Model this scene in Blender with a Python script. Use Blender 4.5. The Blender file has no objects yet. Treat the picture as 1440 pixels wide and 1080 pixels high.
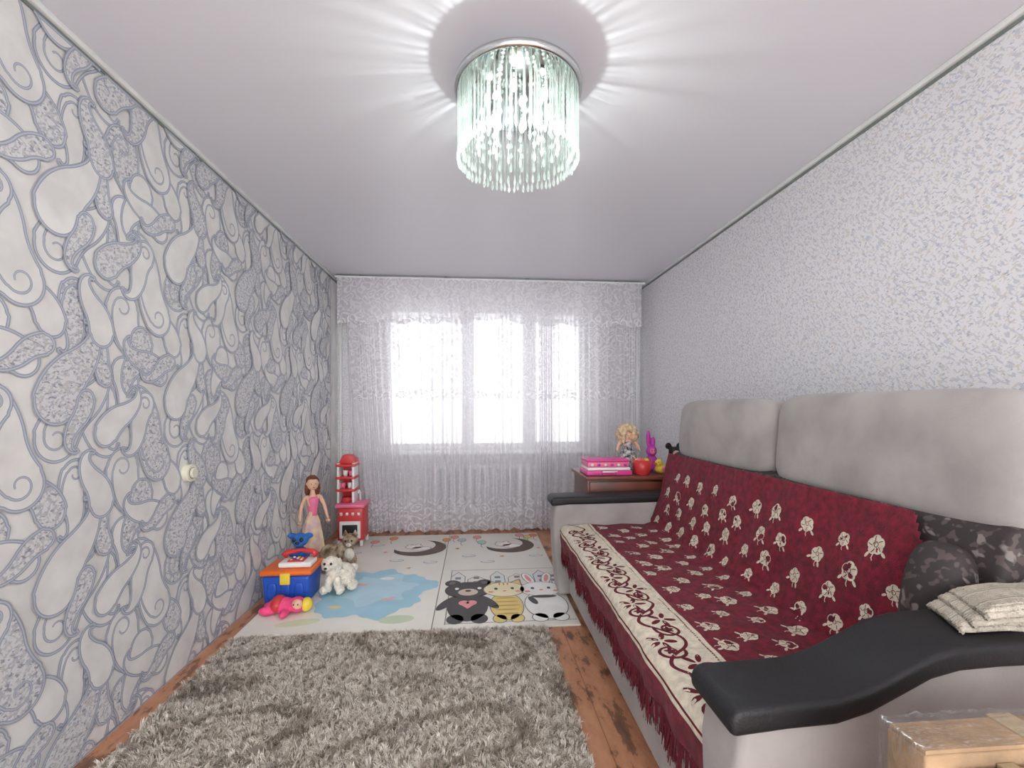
import bpy, bmesh, math, random
import numpy as np
from mathutils import Vector, noise, Matrix
random.seed(7); np.random.seed(7)
S=bpy.context.scene
try:
    S.view_settings.view_transform='Standard'
    S.view_settings.look='None'
except Exception as e: print(e)
def lin(c):
    r=[]
    for v in c[:3]:
        v=v/255.0
        r.append(v/12.92 if v<=0.04045 else ((v+0.055)/1.055)**2.4)
    return (r[0],r[1],r[2],1)
# ---------------- materials
def mat(name,col,rough=0.6,metal=0.0,var=0.0,vs=8,bump=0.0,bs=80,sheen=0.0,col2=None,emit=0,alpha=None):
    m=bpy.data.materials.new(name); m.use_nodes=True
    nt=m.node_tree; b=nt.nodes['Principled BSDF']
    b.inputs['Base Color'].default_value=lin(col)
    b.inputs['Roughness'].default_value=rough; b.inputs['Metallic'].default_value=metal
    tc=nt.nodes.new('ShaderNodeTexCoord')
    if var>0 or col2:
        n=nt.nodes.new('ShaderNodeTexNoise'); n.inputs['Scale'].default_value=vs; n.inputs['Detail'].default_value=5
        nt.links.new(tc.outputs['Object'],n.inputs['Vector'])
        r=nt.nodes.new('ShaderNodeValToRGB')
        c1=lin([max(0,c*(1-var)) for c in col]); c2=lin(col2) if col2 else lin([min(255,c*(1+var)) for c in col])
        r.color_ramp.elements[0].color=c1; r.color_ramp.elements[0].position=.35
        r.color_ramp.elements[1].color=c2; r.color_ramp.elements[1].position=.65
        nt.links.new(n.outputs['Fac'],r.inputs['Fac']); nt.links.new(r.outputs['Color'],b.inputs['Base Color'])
    if bump>0:
        n2=nt.nodes.new('ShaderNodeTexNoise'); n2.inputs['Scale'].default_value=bs; n2.inputs['Detail'].default_value=3
        nt.links.new(tc.outputs['Object'],n2.inputs['Vector'])
        bp=nt.nodes.new('ShaderNodeBump'); bp.inputs['Strength'].default_value=bump; bp.inputs['Distance'].default_value=.01
        nt.links.new(n2.outputs['Fac'],bp.inputs['Height']); nt.links.new(bp.outputs['Normal'],b.inputs['Normal'])
    if sheen>0:
        b.inputs['Sheen Weight'].default_value=sheen; b.inputs['Sheen Roughness'].default_value=.5
    if emit>0:
        b.inputs['Emission Color'].default_value=lin(col); b.inputs['Emission Strength'].default_value=emit
    return m
def flecks(name,base,layers,rough=.7,bump=0.15):
    """layers: (col, scale, stretch, rot, threshold)"""
    m=bpy.data.materials.new(name); m.use_nodes=True; nt=m.node_tree; b=nt.nodes['Principled BSDF']
    b.inputs['Roughness'].default_value=rough
    tc=nt.nodes.new('ShaderNodeTexCoord')
    prev=nt.nodes.new('ShaderNodeRGB'); prev.outputs[0].default_value=lin(base); out=prev.outputs[0]
    for i,(c,sc,st,rot,th) in enumerate(layers):
        mp=nt.nodes.new('ShaderNodeMapping'); mp.vector_type='TEXTURE'
        mp.inputs['Rotation'].default_value=(rot,0,0); mp.inputs['Scale'].default_value=(1,st,1); mp.inputs['Location'].default_value=(i*3.3,i*1.7,0)
        n=nt.nodes.new('ShaderNodeTexNoise'); n.inputs['Scale'].default_value=sc; n.inputs['Detail'].default_value=1.0; n.inputs['Distortion'].default_value=.2
        nt.links.new(tc.outputs['Object'],mp.inputs['Vector']); nt.links.new(mp.outputs['Vector'],n.inputs['Vector'])
        r=nt.nodes.new('ShaderNodeValToRGB'); r.color_ramp.elements[0].position=th; r.color_ramp.elements[1].position=th+.05
        mx=nt.nodes.new('ShaderNodeMixRGB'); mx.inputs['Color2'].default_value=lin(c)
        nt.links.new(n.outputs['Fac'],r.inputs['Fac']); nt.links.new(r.outputs['Color'],mx.inputs['Fac'])
        nt.links.new(out,mx.inputs['Color1']); out=mx.outputs['Color']
    nt.links.new(out,b.inputs['Base Color'])
    return m
# ---------------- geometry helpers
def empty(name,loc=(0,0,0)):
    e=bpy.data.objects.new(name,None); e.location=loc; e.empty_display_size=.05
    S.collection.objects.link(e); return e
def obj(name,verts,faces,mats,parent=None,smooth=False,mi=None):
    me=bpy.data.meshes.new(name); me.from_pydata([tuple(v) for v in verts],[],faces)
    if not isinstance(mats,(list,tuple)): mats=[mats]
    for m in mats: me.materials.append(m)
    if mi is not None: me.polygons.foreach_set('material_index',mi)
    if smooth: me.polygons.foreach_set('use_smooth',[True]*len(me.polygons))
    me.update()
    o=bpy.data.objects.new(name,me); S.collection.objects.link(o)
    if parent:
        o.parent=parent
        if parent.type=='EMPTY' : o.matrix_parent_inverse=Matrix.Translation(parent.location).inverted()
    return o
def fixn(o):
    bm=bmesh.new(); bm.from_mesh(o.data); bmesh.ops.recalc_face_normals(bm,faces=bm.faces); bm.to_mesh(o.data); bm.free()
def box(name,x0,x1,y0,y1,z0,z1,m,parent=None,bev=0,seg=3,rot=None):
    c=Vector(((x0+x1)/2,(y0+y1)/2,(z0+z1)/2))
    v=[Vector((x,y,z)) for x in(x0,x1) for y in(y0,y1) for z in(z0,z1)]
    if rot: 
        R=Matrix.Rotation(rot[2],3,'Z')@Matrix.Rotation(rot[1],3,'Y')@Matrix.Rotation(rot[0],3,'X')
        v=[R@(p-c)+c for p in v]
    f=[(0,1,3,2),(4,6,7,5),(0,4,5,1),(2,3,7,6),(0,2,6,4),(1,5,7,3)]
    o=obj(name,v,f,m,parent,smooth=bev>0)
    if bev>0:
        md=o.modifiers.new('b','BEVEL'); md.width=bev; md.segments=seg; md.limit_method='ANGLE'
    return o
def ell(name,c,r,m,parent=None,seg=24,rot=None,p=2.0,taper=0):
    vs=[];fs=[];n=seg;k=seg//2
    R=None
    if rot: R=Matrix.Rotation(rot[2],3,'Z')@Matrix.Rotation(rot[1],3,'Y')@Matrix.Rotation(rot[0],3,'X')
    for i in range(k+1):
        th=math.pi*i/k
        for j in range(n):
            ph=2*math.pi*j/n
            q=Vector((math.sin(th)*math.cos(ph),math.sin(th)*math.sin(ph),math.cos(th)))
            if p!=2:
                q=q/((abs(q.x)**p+abs(q.y)**p+abs(q.z)**p)**(1/p))
            q=Vector((q.x*r[0]*(1-taper*q.z),q.y*r[1]*(1-taper*q.z),q.z*r[2]))
            if R: q=R@q
            vs.append(q+Vector(c))
    for i in range(k):
        for j in range(n):
            a=i*n+j;b=i*n+(j+1)%n
            fs.append((a,a+n,b+n,b))
    return obj(name,vs,fs,m,parent,True)
def softbox(name,c,s,m,parent=None,p=7,seg=14,rot=None,puff=0):
    bm=bmesh.new(); bmesh.ops.create_cube(bm,size=2)
    bmesh.ops.subdivide_edges(bm,edges=bm.edges,cuts=seg,use_grid_fill=True)
    R=Matrix.Identity(3)
    if rot: R=Matrix.Rotation(rot[2],3,'Z')@Matrix.Rotation(rot[1],3,'Y')@Matrix.Rotation(rot[0],3,'X')
    for v in bm.verts:
        q=v.co
        d=(abs(q.x)**p+abs(q.y)**p+abs(q.z)**p)**(1/p)
        q=q/d
        q=Vector((q.x*s[0]*(1+puff*(1-q.y*q.y)*(1-q.z*q.z)),q.y*s[1],q.z*s[2]))
        v.co=R@q+Vector(c)
    me=bpy.data.meshes.new(name); bm.to_mesh(me); bm.free(); me.materials.append(m)
    me.polygons.foreach_set('use_smooth',[True]*len(me.polygons))
    o=bpy.data.objects.new(name,me); S.collection.objects.link(o)
    if parent:
        o.parent=parent; o.matrix_parent_inverse=Matrix.Translation(parent.location).inverted()
    return o
def lathe(name,prof,c,m,parent=None,seg=28,sx=1,sy=1,wob=0,wn=8,caps=True):
    vs=[];fs=[]
    for (r,z) in prof:
        for j in range(seg):
            a=2*math.pi*j/seg; rr=r*(1+wob*math.cos(wn*a)*(1 if wob else 0))
            vs.append((c[0]+rr*sx*math.cos(a),c[1]+rr*sy*math.sin(a),c[2]+z))
    for i in range(len(prof)-1):
        for j in range(seg):
            a=i*seg+j;b=i*seg+(j+1)%seg
            fs.append((a,b,b+seg,a+seg))
    if caps:
        fs.append(tuple(range(seg))[::-1]); fs.append(tuple(range((len(prof)-1)*seg,len(prof)*seg)))
    return obj(name,vs,fs,m,parent,True)
def tubedata(pts,rad,seg=8,vs=None,fs=None):
    if vs is None: vs=[];fs=[]
    pts=[Vector(p) for p in pts]; n0=len(vs)
    if not isinstance(rad,(list,tuple)): rad=[rad]*len(pts)
    up=Vector((0.13,0.21,1)).normalized()
    for i,p in enumerate(pts):
        t=(pts[min(i+1,len(pts)-1)]-pts[max(i-1,0)])
        if t.length<1e-9: t=Vector((0,0,1))
        t.normalize(); a=t.cross(up)
        if a.length<1e-3: a=t.cross(Vector((1,0,0)))
        a.normalize(); b=t.cross(a)
        for j in range(seg):
            an=2*math.pi*j/seg
            vs.append(p+(a*math.cos(an)+b*math.sin(an))*rad[i])
    for i in range(len(pts)-1):
        for j in range(seg):
            q=n0+i*seg+j;w=n0+i*seg+(j+1)%seg
            fs.append((q,w,w+seg,q+seg))
    fs.append(tuple(n0+j for j in range(seg))[::-1]); fs.append(tuple(n0+(len(pts)-1)*seg+j for j in range(seg)))
    return vs,fs
def tube(name,pts,rad,m,parent=None,seg=10):
    v,f=tubedata(pts,rad,seg); return obj(name,v,f,m,parent,True)
def extr(name,poly,y0,y1,m,parent=None,bev=0,seg=3,axis='Y'):
    n=len(poly)
    def P(a,b,y): return (a,y,b) if axis=='Y' else (y,a,b)
    vs=[P(a,b,y0) for a,b in poly]+[P(a,b,y1) for a,b in poly]
    fs=[tuple(range(n)),tuple(range(2*n-1,n-1,-1))]+[(i,(i+1)%n,n+(i+1)%n,n+i) for i in range(n)]
    o=obj(name,vs,fs,m,parent,smooth=bev>0); fixn(o)
    if bev>0:
        md=o.modifiers.new('b','BEVEL'); md.width=bev; md.segments=seg; md.limit_method='ANGLE'; md.angle_limit=math.radians(40)
    return o
def blob(name,parts,m,parent=None,vox=.008,disp=0,ds=.02):
    """several ellipsoids fused in one continuous surface"""
    vs=[];fs=[]
    for (c,r) in parts:
        n0=len(vs);n=16;k=10
        for i in range(k+1):
            th=math.pi*i/k
            for j in range(n):
                ph=2*math.pi*j/n
                vs.append((c[0]+r[0]*math.sin(th)*math.cos(ph),c[1]+r[1]*math.sin(th)*math.sin(ph),c[2]+r[2]*math.cos(th)))
        for i in range(k):
            for j in range(n):
                a=n0+i*n+j;b=n0+i*n+(j+1)%n
                fs.append((a,a+n,b+n,b))
    o=obj(name,vs,fs,m,parent,True)
    md=o.modifiers.new('r','REMESH'); md.mode='VOXEL'; md.voxel_size=vox; md.use_smooth_shade=True
    sm=o.modifiers.new('s','SMOOTH'); sm.iterations=4
    if disp>0:
        t=bpy.data.textures.new(name+'_fur','CLOUDS'); t.noise_scale=ds
        d=o.modifiers.new('d','DISPLACE'); d.texture=t; d.strength=disp; d.mid_level=.4
    return o
def skinfig(name,joints,edges,m,parent=None,root=0):
    me=bpy.data.meshes.new(name); me.from_pydata([j[0] for j in joints],edges,[])
    o=bpy.data.objects.new(name,me); S.collection.objects.link(o); me.materials.append(m)
    o.modifiers.new('sk','SKIN')
    if not me.skin_vertices:
        bpy.context.view_layer.objects.active=o
    for i,j in enumerate(joints):
        sv=me.skin_vertices[0].data[i]; sv.radius=(j[1],j[1]); sv.use_root=(i==root)
    sb=o.modifiers.new('su','SUBSURF'); sb.levels=2; sb.render_levels=2
    if parent:
        o.parent=parent; o.matrix_parent_inverse=Matrix.Translation(parent.location).inverted()
    return o

# ---------------- room
XL,XR,YB,YN,H=-1.375,1.744,4.70,-2.2,2.5
m_left=mat('wallpaper_ivory',(220,218,215),.7,var=.035,vs=9)
m_speck=flecks('wallpaper_flecked',(226,224,227),[((198,199,208),105,2.6,.75,.55),((212,205,199),115,2.4,-.7,.57),((172,175,189),125,2.6,-.3,.64)])
m_speck2=flecks('wallpaper_speckle_fill',(212,211,212),[((178,180,188),95,1.8,.6,.53),((194,191,190),110,1.8,-.9,.56),((146,149,160),120,1.8,-.2,.61)])
m_line=mat('wallpaper_line',(150,155,169),.6)
m_line2=mat('wallpaper_line_core',(183,187,198),.5)
m_ceil=mat('stretch_ceiling',(226,225,231),.32)
m_white=mat('white_plastic',(235,235,238),.35,var=.01)
m_trim=mat('trim_white',(225,226,224),.5,var=.02)
m_trimd=mat('trim_dark',(120,128,124),.5,var=.03)

def floor_mat():
    m=bpy.data.materials.new('painted_worn_floor'); m.use_nodes=True; nt=m.node_tree; b=nt.nodes['Principled BSDF']
    b.inputs['Roughness'].default_value=.42
    tc=nt.nodes.new('ShaderNodeTexCoord')
    mp=nt.nodes.new('ShaderNodeMapping'); mp.inputs['Scale'].default_value=(1,.4,1)
    n=nt.nodes.new('ShaderNodeTexNoise'); n.inputs['Scale'].default_value=10; n.inputs['Detail'].default_value=8; n.inputs['Roughness'].default_value=.66
    r=nt.nodes.new('ShaderNodeValToRGB'); e=r.color_ramp.elements
    e[0].position=.53; e[0].color=lin((186,130,98)); e[1].position=.555; e[1].color=lin((140,98,74))
    x=e.new(.40); x.color=lin((202,146,112)); x=e.new(.64); x.color=lin((110,80,64))
    nt.links.new(tc.outputs['Object'],mp.inputs['Vector']); nt.links.new(mp.outputs['Vector'],n.inputs['Vector'])
    nt.links.new(n.outputs['Fac'],r.inputs['Fac'])
    w=nt.nodes.new('ShaderNodeTexWave'); w.wave_profile='SAW'; w.inputs['Scale'].default_value=1.3; w.bands_direction='X'
    r2=nt.nodes.new('ShaderNodeValToRGB'); r2.color_ramp.elements[0].color=(.35,.3,.28,1); r2.color_ramp.elements[0].position=.0; r2.color_ramp.elements[1].position=.03; r2.color_ramp.elements[1].color=(1,1,1,1)
    mx=nt.nodes.new('ShaderNodeMixRGB'); mx.blend_type='MULTIPLY'; mx.inputs['Fac'].default_value=.8
    nt.links.new(tc.outputs['Object'],w.inputs['Vector']); nt.links.new(w.outputs['Fac'],r2.inputs['Fac'])
    nt.links.new(r.outputs['Color'],mx.inputs['Color1']); nt.links.new(r2.outputs['Color'],mx.inputs['Color2']); nt.links.new(mx.outputs['Color'],b.inputs['Base Color'])
    return m
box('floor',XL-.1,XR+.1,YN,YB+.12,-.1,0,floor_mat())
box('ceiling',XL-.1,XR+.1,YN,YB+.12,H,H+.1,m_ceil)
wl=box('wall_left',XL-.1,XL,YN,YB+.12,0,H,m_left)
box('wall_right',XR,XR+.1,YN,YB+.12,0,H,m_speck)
WX0,WX1,WZ0,WZ1=-.92,1.17,.80,2.27
vs=[];fs=[]
def addb(x0,x1,y0,y1,z0,z1):
    n=len(vs)
    for x in(x0,x1):
        for y in(y0,y1):
            for z in(z0,z1): vs.append((x,y,z))
    for f in [(0,1,3,2),(4,6,7,5),(0,4,5,1),(2,3,7,6),(0,2,6,4),(1,5,7,3)]: fs.append(tuple(n+i for i in f))
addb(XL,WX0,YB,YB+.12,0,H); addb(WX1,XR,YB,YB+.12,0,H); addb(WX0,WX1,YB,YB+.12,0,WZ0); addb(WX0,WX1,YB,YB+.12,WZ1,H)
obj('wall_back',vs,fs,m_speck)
win=empty('window_1',(0.12,YB+.08,1.5))
def frame(n,x0,x1,z0,z1,t=.06,y0=YB+.03,y1=YB+.10):
    box(n+'_l',x0,x0+t,y0,y1,z0,z1,m_white,win,.006); box(n+'_r',x1-t,x1,y0,y1,z0,z1,m_white,win,.006)
    box(n+'_b',x0+t,x1-t,y0,y1,z0,z0+t,m_white,win,.006); box(n+'_t',x0+t,x1-t,y0,y1,z1-t,z1,m_white,win,.006)
frame('sash_a',WX0,-.07,WZ0,WZ1); frame('sash_b',-.07,.56,WZ0,WZ1); frame('sash_c',.56,WX1,WZ0,WZ1,.07)
box('handle',-.03,-.01,YB+.005,YB+.03,1.45,1.58,m_white,win,.005)
box('window_sill',WX0-.06,WX1+.06,YB-.10,YB,.755,.79,m_white,None,.01)
t=empty('trim_1',(0,0,H)); 
box('strip',XL,XL+.022,YN,YB,H-.022,H,m_trim,t,.004); box('line',XL,XL+.006,YN,YB,H-.034,H-.022,m_trimd,t)
t=empty('trim_2',(XR,0,H)); 
box('strip',XR-.022,XR,YN,YB,H-.022,H,m_trim,t,.004); box('line',XR-.006,XR,YN,YB,H-.034,H-.022,m_trimd,t)
cr=empty('curtain_track',(0.1,4.5,2.46))
box('rail',-1.33,1.70,4.44,4.50,2.465,2.485,m_trim,cr,.005)
box('rail_rear',-1.33,1.70,4.53,4.57,2.465,2.485,m_trim,cr,.005)
for i,x in enumerate((-1.1,-.3,.5,1.4)):
    box('bracket_%d'%i,x,x+.03,4.46,4.57,2.484,2.5,m_trimd,cr,.003)
tube('heating_pipe',[(-1.33,4.64,0),(-1.33,4.64,2.5)],.014,m_trim,None)
tube('heating_pipe.001',[(1.69,4.64,0),(1.69,4.64,2.5)],.014,m_trim,None)
rad=empty('radiator',(.1,4.62,.15))
for i in range(13):
    x=-.42+i*.085
    box('fin_%d'%i,x,x+.055,4.61,4.68,.14,.66,m_white,rad,.015)
box('header_top',-.42,.66,4.635,4.665,.60,.64,m_white,rad,.01); box('header_low',-.42,.66,4.635,4.665,.16,.2,m_white,rad,.01)
tube('feed',[(-.42,4.645,.18),(-.9,4.645,.18),(-1.31,4.645,.18)],.011,m_white,rad)
box('leg_a',-.3,-.27,4.63,4.67,0,.16,m_white,rad); box('leg_b',.5,.53,4.63,4.67,0,.16,m_white,rad)

# ---------------- left wallpaper (printed scrolls)
def paisley(R,L,turn,flip):
    cl=[];ang=math.pi/2; x=y=0; n=60
    for i in range(n+1):
        t=i/n; w=R*max(0,math.cos(min(1,t*1.12)*math.pi/2))**.95*(1-.15*t)+.0055
        cl.append((x,y,ang,w))
        k=-1.5 if t<.36 else (1.3+17*max(0,t-.56))
        ang+=k*turn/n
        st=L/n*(1.1 if t<.6 else 1.1-1.0*(t-.6))
        x+=math.cos(ang)*st; y+=math.sin(ang)*st
    Lf=[(a-math.sin(g)*w,b+math.cos(g)*w) for a,b,g,w in cl]
    Rt=[(a+math.sin(g)*w,b-math.cos(g)*w) for a,b,g,w in cl]
    g0=cl[0][2]; cap=[]
    for i in range(1,18):
        g=g0+math.pi/2+math.pi*i/18; cap.append((R*1.0*math.cos(g),R*1.0*math.sin(g)))
    out=Lf[::-1]+cap+Rt
    sp=[]
    m_=int(n*.42)
    for i in range(m_,0,-1):
        a,b,g,w=cl[i]; q=w*(1-.40*(1-i/m_))
        sp.append((a-math.sin(g)*q,b+math.cos(g)*q))
    for i in range(36):
        t=i/35; g=g0+math.pi/2+ 2*math.pi*.95*t; rr=R*.60*(1-.62*t**.9)
        sp.append((rr*math.cos(g),rr*math.sin(g)))
    if flip:
        out=[(-a,b) for a,b in out]; sp=[(-a,b) for a,b in sp]
    return out,sp
TW,TH=.60,.625
rr=random.Random(77)
mot=[]
rows=5;cols=3
for j in range(rows):
    for i in range(cols):
        cx=(i+.5*(j%2)+rr.uniform(-.08,.08))*TW/cols; cy=(j+rr.uniform(-.08,.08))*TH/rows
        R=rr.choice([.050,.058,.066,.076]); L=R*rr.uniform(4.4,5.4)
        rot=rr.uniform(-.8,.8)+(math.pi if (i+j)%2 else 0)
        mot.append((cx,cy,R,L,rot,(i+j//2)%2,0,rr.uniform(1.0,1.35),rr.random()<.65))
for _ in range(3):
    mot.append((rr.uniform(0,TW),rr.uniform(0,TH),.030,.22,rr.uniform(0,6.28),rr.choice([0,1]),2,1.2,False))
rr.shuffle(mot)
V=[];F=[];MI=[]
rf=random.Random(9)
def wl_pt(u,v,h): V.append((XL+h,u,v)); return len(V)-1
def wstroke(pts,h,w=.0112,closed=False,taper=False):
    n=len(pts); rows_=[]
    for i,(a,b) in enumerate(pts):
        p0=pts[i-1] if i>0 or closed else pts[0]; p1=pts[(i+1)%n] if i<n-1 or closed else pts[-1]
        tx,ty=p1[0]-p0[0],p1[1]-p0[1]; l=math.hypot(tx,ty) or 1; nx,ny=-ty/l,tx/l
        ww=w*(1 if not taper else (1-.45*i/n))/2
        rows_.append([wl_pt(a+nx*s*ww,b+ny*s*ww,h+i*1.0e-6) for s in(-1,-.42,.42,1)])
    for i in range(n if closed else n-1):
        A=rows_[i];B=rows_[(i+1)%n]
        for q in range(3):
            F.append((A[q],A[q+1],B[q+1],B[q])); MI.append(1 if q==1 else 0)
for tj in range(-1,5):
    for ti in range(-2,9):
        for k,(cx,cy,R,L,rot,fl,fill,bd,spi) in enumerate(mot):
            fill= True if fill==2 else rf.random()<.27
            ox=ti*TW+cx; oy=tj*TH+cy
            if ox>4.55 or ox<-.9 or oy<-.35 or oy>2.85: continue
            out,sp=paisley(R,L,bd,fl)
            c,s=math.cos(rot),math.sin(rot)
            T=lambda q:(min(4.46,ox+q[0]*c-q[1]*s),min(2.464,max(.001,oy+q[0]*s+q[1]*c)))
            out=[T(q) for q in out]; sp=[T(q) for q in sp]
            ys=[q[1] for q in out]
            if max(ys)-min(ys)<.01 or max(q[0] for q in out)-min(q[0] for q in out)<.01: continue
            h=.0004+k*.0004
            idx=[wl_pt(a,b,h) for a,b in out]
            F.append(tuple(idx)); MI.append(3 if fill else 2)
            wstroke(out,h+.00004,closed=True)
            if spi: wstroke(sp,h+.00024,taper=True)
wr=obj('wallpaper_scrolls',V,F,[m_line,m_line2,m_left,m_speck2],wl,mi=MI)

so=empty('wall_socket',(XL,2.295,.917))
def discx(name,x0,x1,y,z,r,m,par,bev=.003):
    v=[];f=[];n=32
    prof=[(x0,r),(x1-bev,r),(x1,r-bev)]
    for x,q in prof:
        for j in range(n): v.append((x,y+q*math.cos(2*math.pi*j/n),z+q*math.sin(2*math.pi*j/n)))
    for i in range(2):
        for j in range(n): f.append((i*n+j,i*n+(j+1)%n,(i+1)*n+(j+1)%n,(i+1)*n+j))
    f.append(tuple(range(2*n,3*n)))
    o=obj(name,v,f,m,par,False); fixn(o); return o
m_iv=mat('aged_plastic',(226,222,200),.4,var=.02); m_gr=mat('grey_rubber',(120,118,112),.6)
discx('plate',XL,XL+.028,2.295,.917,.042,m_iv,so); discx('rim',XL+.028,XL+.030,2.295,.917,.028,m_gr,so); discx('face',XL+.030,XL+.040,2.295,.917,.024,m_iv,so)

# ---------------- curtains
def lace_mat(name,base,lacef,zmask,scale=15,edge=.55):
    m=bpy.data.materials.new(name); m.use_nodes=True; nt=m.node_tree; nt.nodes.clear(); L=nt.links.new
    out=nt.nodes.new('ShaderNodeOutputMaterial'); tc=nt.nodes.new('ShaderNodeTexCoord')
    mp=nt.nodes.new('ShaderNodeMapping'); mp.inputs['Scale'].default_value=(1,0,1); L(tc.outputs['Object'],mp.inputs['Vector'])
    nd=nt.nodes.new('ShaderNodeTexNoise'); nd.inputs['Scale'].default_value=9; L(mp.outputs[0],nd.inputs['Vector'])
    va=nt.nodes.new('ShaderNodeVectorMath'); va.operation='MULTIPLY_ADD'; va.inputs[1].default_value=(.12,0,.12); L(nd.outputs['Color'],va.inputs[0]); L(mp.outputs[0],va.inputs[2])
    vo=nt.nodes.new('ShaderNodeTexVoronoi'); vo.inputs['Scale'].default_value=scale; L(va.outputs[0],vo.inputs['Vector'])
    wv=nt.nodes.new('ShaderNodeMath'); wv.operation='MULTIPLY'; wv.inputs[1].default_value=18; L(vo.outputs['Distance'],wv.inputs[0])
    sn=nt.nodes.new('ShaderNodeMath'); sn.operation='SINE'; L(wv.outputs[0],sn.inputs[0])
    gt=nt.nodes.new('ShaderNodeMapRange'); gt.inputs[1].default_value=-.2; gt.inputs[2].default_value=.7; L(sn.outputs[0],gt.inputs[0])
    sx=nt.nodes.new('ShaderNodeSeparateXYZ'); L(tc.outputs['Object'],sx.inputs[0])
    dv=nt.nodes.new('ShaderNodeMath'); dv.operation='DIVIDE'; dv.inputs[1].default_value=2.5; L(sx.outputs['Z'],dv.inputs[0])
    rp=nt.nodes.new('ShaderNodeValToRGB'); e=rp.color_ramp.elements
    e[0].position=zmask[0][0]; e[0].color=(zmask[0][1],)*3+(1,); e[1].position=zmask[-1][0]; e[1].color=(zmask[-1][1],)*3+(1,)
    for p_,v_ in zmask[1:-1]:
        q=e.new(p_); q.color=(v_,v_,v_,1)
    L(dv.outputs[0],rp.inputs[0])
    ml=nt.nodes.new('ShaderNodeMath'); ml.operation='MULTIPLY'; L(gt.outputs[0],ml.inputs[0]); L(rp.outputs['Color'],ml.inputs[1])
    ad=nt.nodes.new('ShaderNodeMath'); ad.operation='MULTIPLY_ADD'; ad.inputs[1].default_value=lacef; ad.inputs[2].default_value=base; L(ml.outputs[0],ad.inputs[0])
    lw=nt.nodes.new('ShaderNodeLayerWeight'); lw.inputs[0].default_value=.5
    a2=nt.nodes.new('ShaderNodeMath'); a2.operation='MULTIPLY_ADD'; a2.inputs[1].default_value=edge; a2.use_clamp=True; L(lw.outputs['Facing'],a2.inputs[0]); L(ad.outputs[0],a2.inputs[2])
    tr=nt.nodes.new('ShaderNodeBsdfTransparent'); df=nt.nodes.new('ShaderNodeBsdfDiffuse'); tl=nt.nodes.new('ShaderNodeBsdfTranslucent')
    df.inputs['Color'].default_value=(.92,.895,.91,1); tl.inputs['Color'].default_value=(.88,.87,.91,1)
    mx=nt.nodes.new('ShaderNodeMixShader'); mx.inputs[0].default_value=.42; L(df.outputs[0],mx.inputs[1]); L(tl.outputs[0],mx.inputs[2])
    m2=nt.nodes.new('ShaderNodeMixShader'); L(a2.outputs[0],m2.inputs[0]); L(tr.outputs[0],m2.inputs[1]); L(mx.outputs[0],m2.inputs[2]); L(m2.outputs[0],out.inputs['Surface'])
    return m
m_cur=lace_mat('sheer_lace',.42,.42,[(0,1),(.10,1),(.15,.2),(.30,.10),(.50,.12),(.520,.2),(.530,1.3),(.555,1.3),(.565,.45),(.80,.6),(1,.5)],13,.75)
m_val=lace_mat('valance_lace',.45,.45,[(0,1.3),(.80,1.3),(.835,1.3),(.85,.5),(1,.5)],13,.6)
def curtain(name,y,z0f,z1,x0,x1,m,amp,parent=None,seed=0,shrinkL=0.0,nx=900,nz=40,thickx=None,fr=62):
    vs=[];fs=[]
    ph=0;phs=[]
    for i in range(nx+1):
        u=i/nx; x=x0+(x1-x0)*u
        f=fr+fr*.6*noise.noise(Vector((x*2.7,seed,0)))
        if thickx:
            for (cx,w,k) in thickx: f+=k*math.exp(-((x-cx)/w)**2)
        ph+=f*(x1-x0)/nx; phs.append(ph)
    for j in range(nz+1):
        v=j/nz
        for i in range(nx+1):
            u=i/nx; x=x0+(x1-x0)*u
            z0=z0f(x); z=z0+(z1-z0)*v
            xx=x+shrinkL*(1-v)*max(0,1-u*3.5)
            a=amp*(.6+.4*(1-v))*(.75+.7*noise.noise(Vector((x*4,seed+5,z*.4))))
            yy=y+a*math.sin(phs[i]+.8*noise.noise(Vector((x*2,z*.7,seed))))
            vs.append((xx,yy,z))
    for j in range(nz):
        for i in range(nx):
            a=j*(nx+1)+i; fs.append((a,a+1,a+nx+2,a+nx+1))
    return obj(name,vs,fs,m,parent,True)
curtain('lace_curtain',4.50,lambda x:.035-.02*abs(math.sin(x*16)),2.462,-1.26,1.63,m_cur,.034,None,1,.19,thickx=[(-1.1,.12,70),(.70,.07,90),(1.13,.06,50),(1.58,.08,70)])
curtain('lace_valance',4.42,lambda x:2.06-.035*abs(math.sin(x*11))+.05*math.exp(-((x-.2)/.25)**2),2.462,-1.30,1.66,m_val,.016,None,4,0,nz=14)
m_drp=lace_mat('tulle_drape',.36,.12,[(0,.8),(.3,.3),(1,.3)],13)
def drape(name,cx,wtop,wbot,y,seed):
    vs=[];fs=[];nx=90;nz=30
    for j in range(nz+1):
        v=j/nz
        for i in range(nx+1):
            u=i/nx*2-1
            w=(wbot+(wtop-wbot)*v)*(1-.25*math.sin(v*math.pi))
            a=.010*math.sin(u*20+seed+noise.noise(Vector((u*3,v*2,seed)))*2)
            vs.append((cx+u*w/2,y+a,.03+(2.455-.03)*v))
    for j in range(nz):
        for i in range(nx):
            q=j*(nx+1)+i; fs.append((q,q+1,q+nx+2,q+nx+1))
    return obj(name,vs,fs,m_drp,None,True)
drape('tulle_drape',.73,.16,.22,4.565,1); drape('tulle_drape.001',-1.13,.30,.24,4.565,2); drape('tulle_drape.002',1.28,.24,.2,4.57,5)

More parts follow.
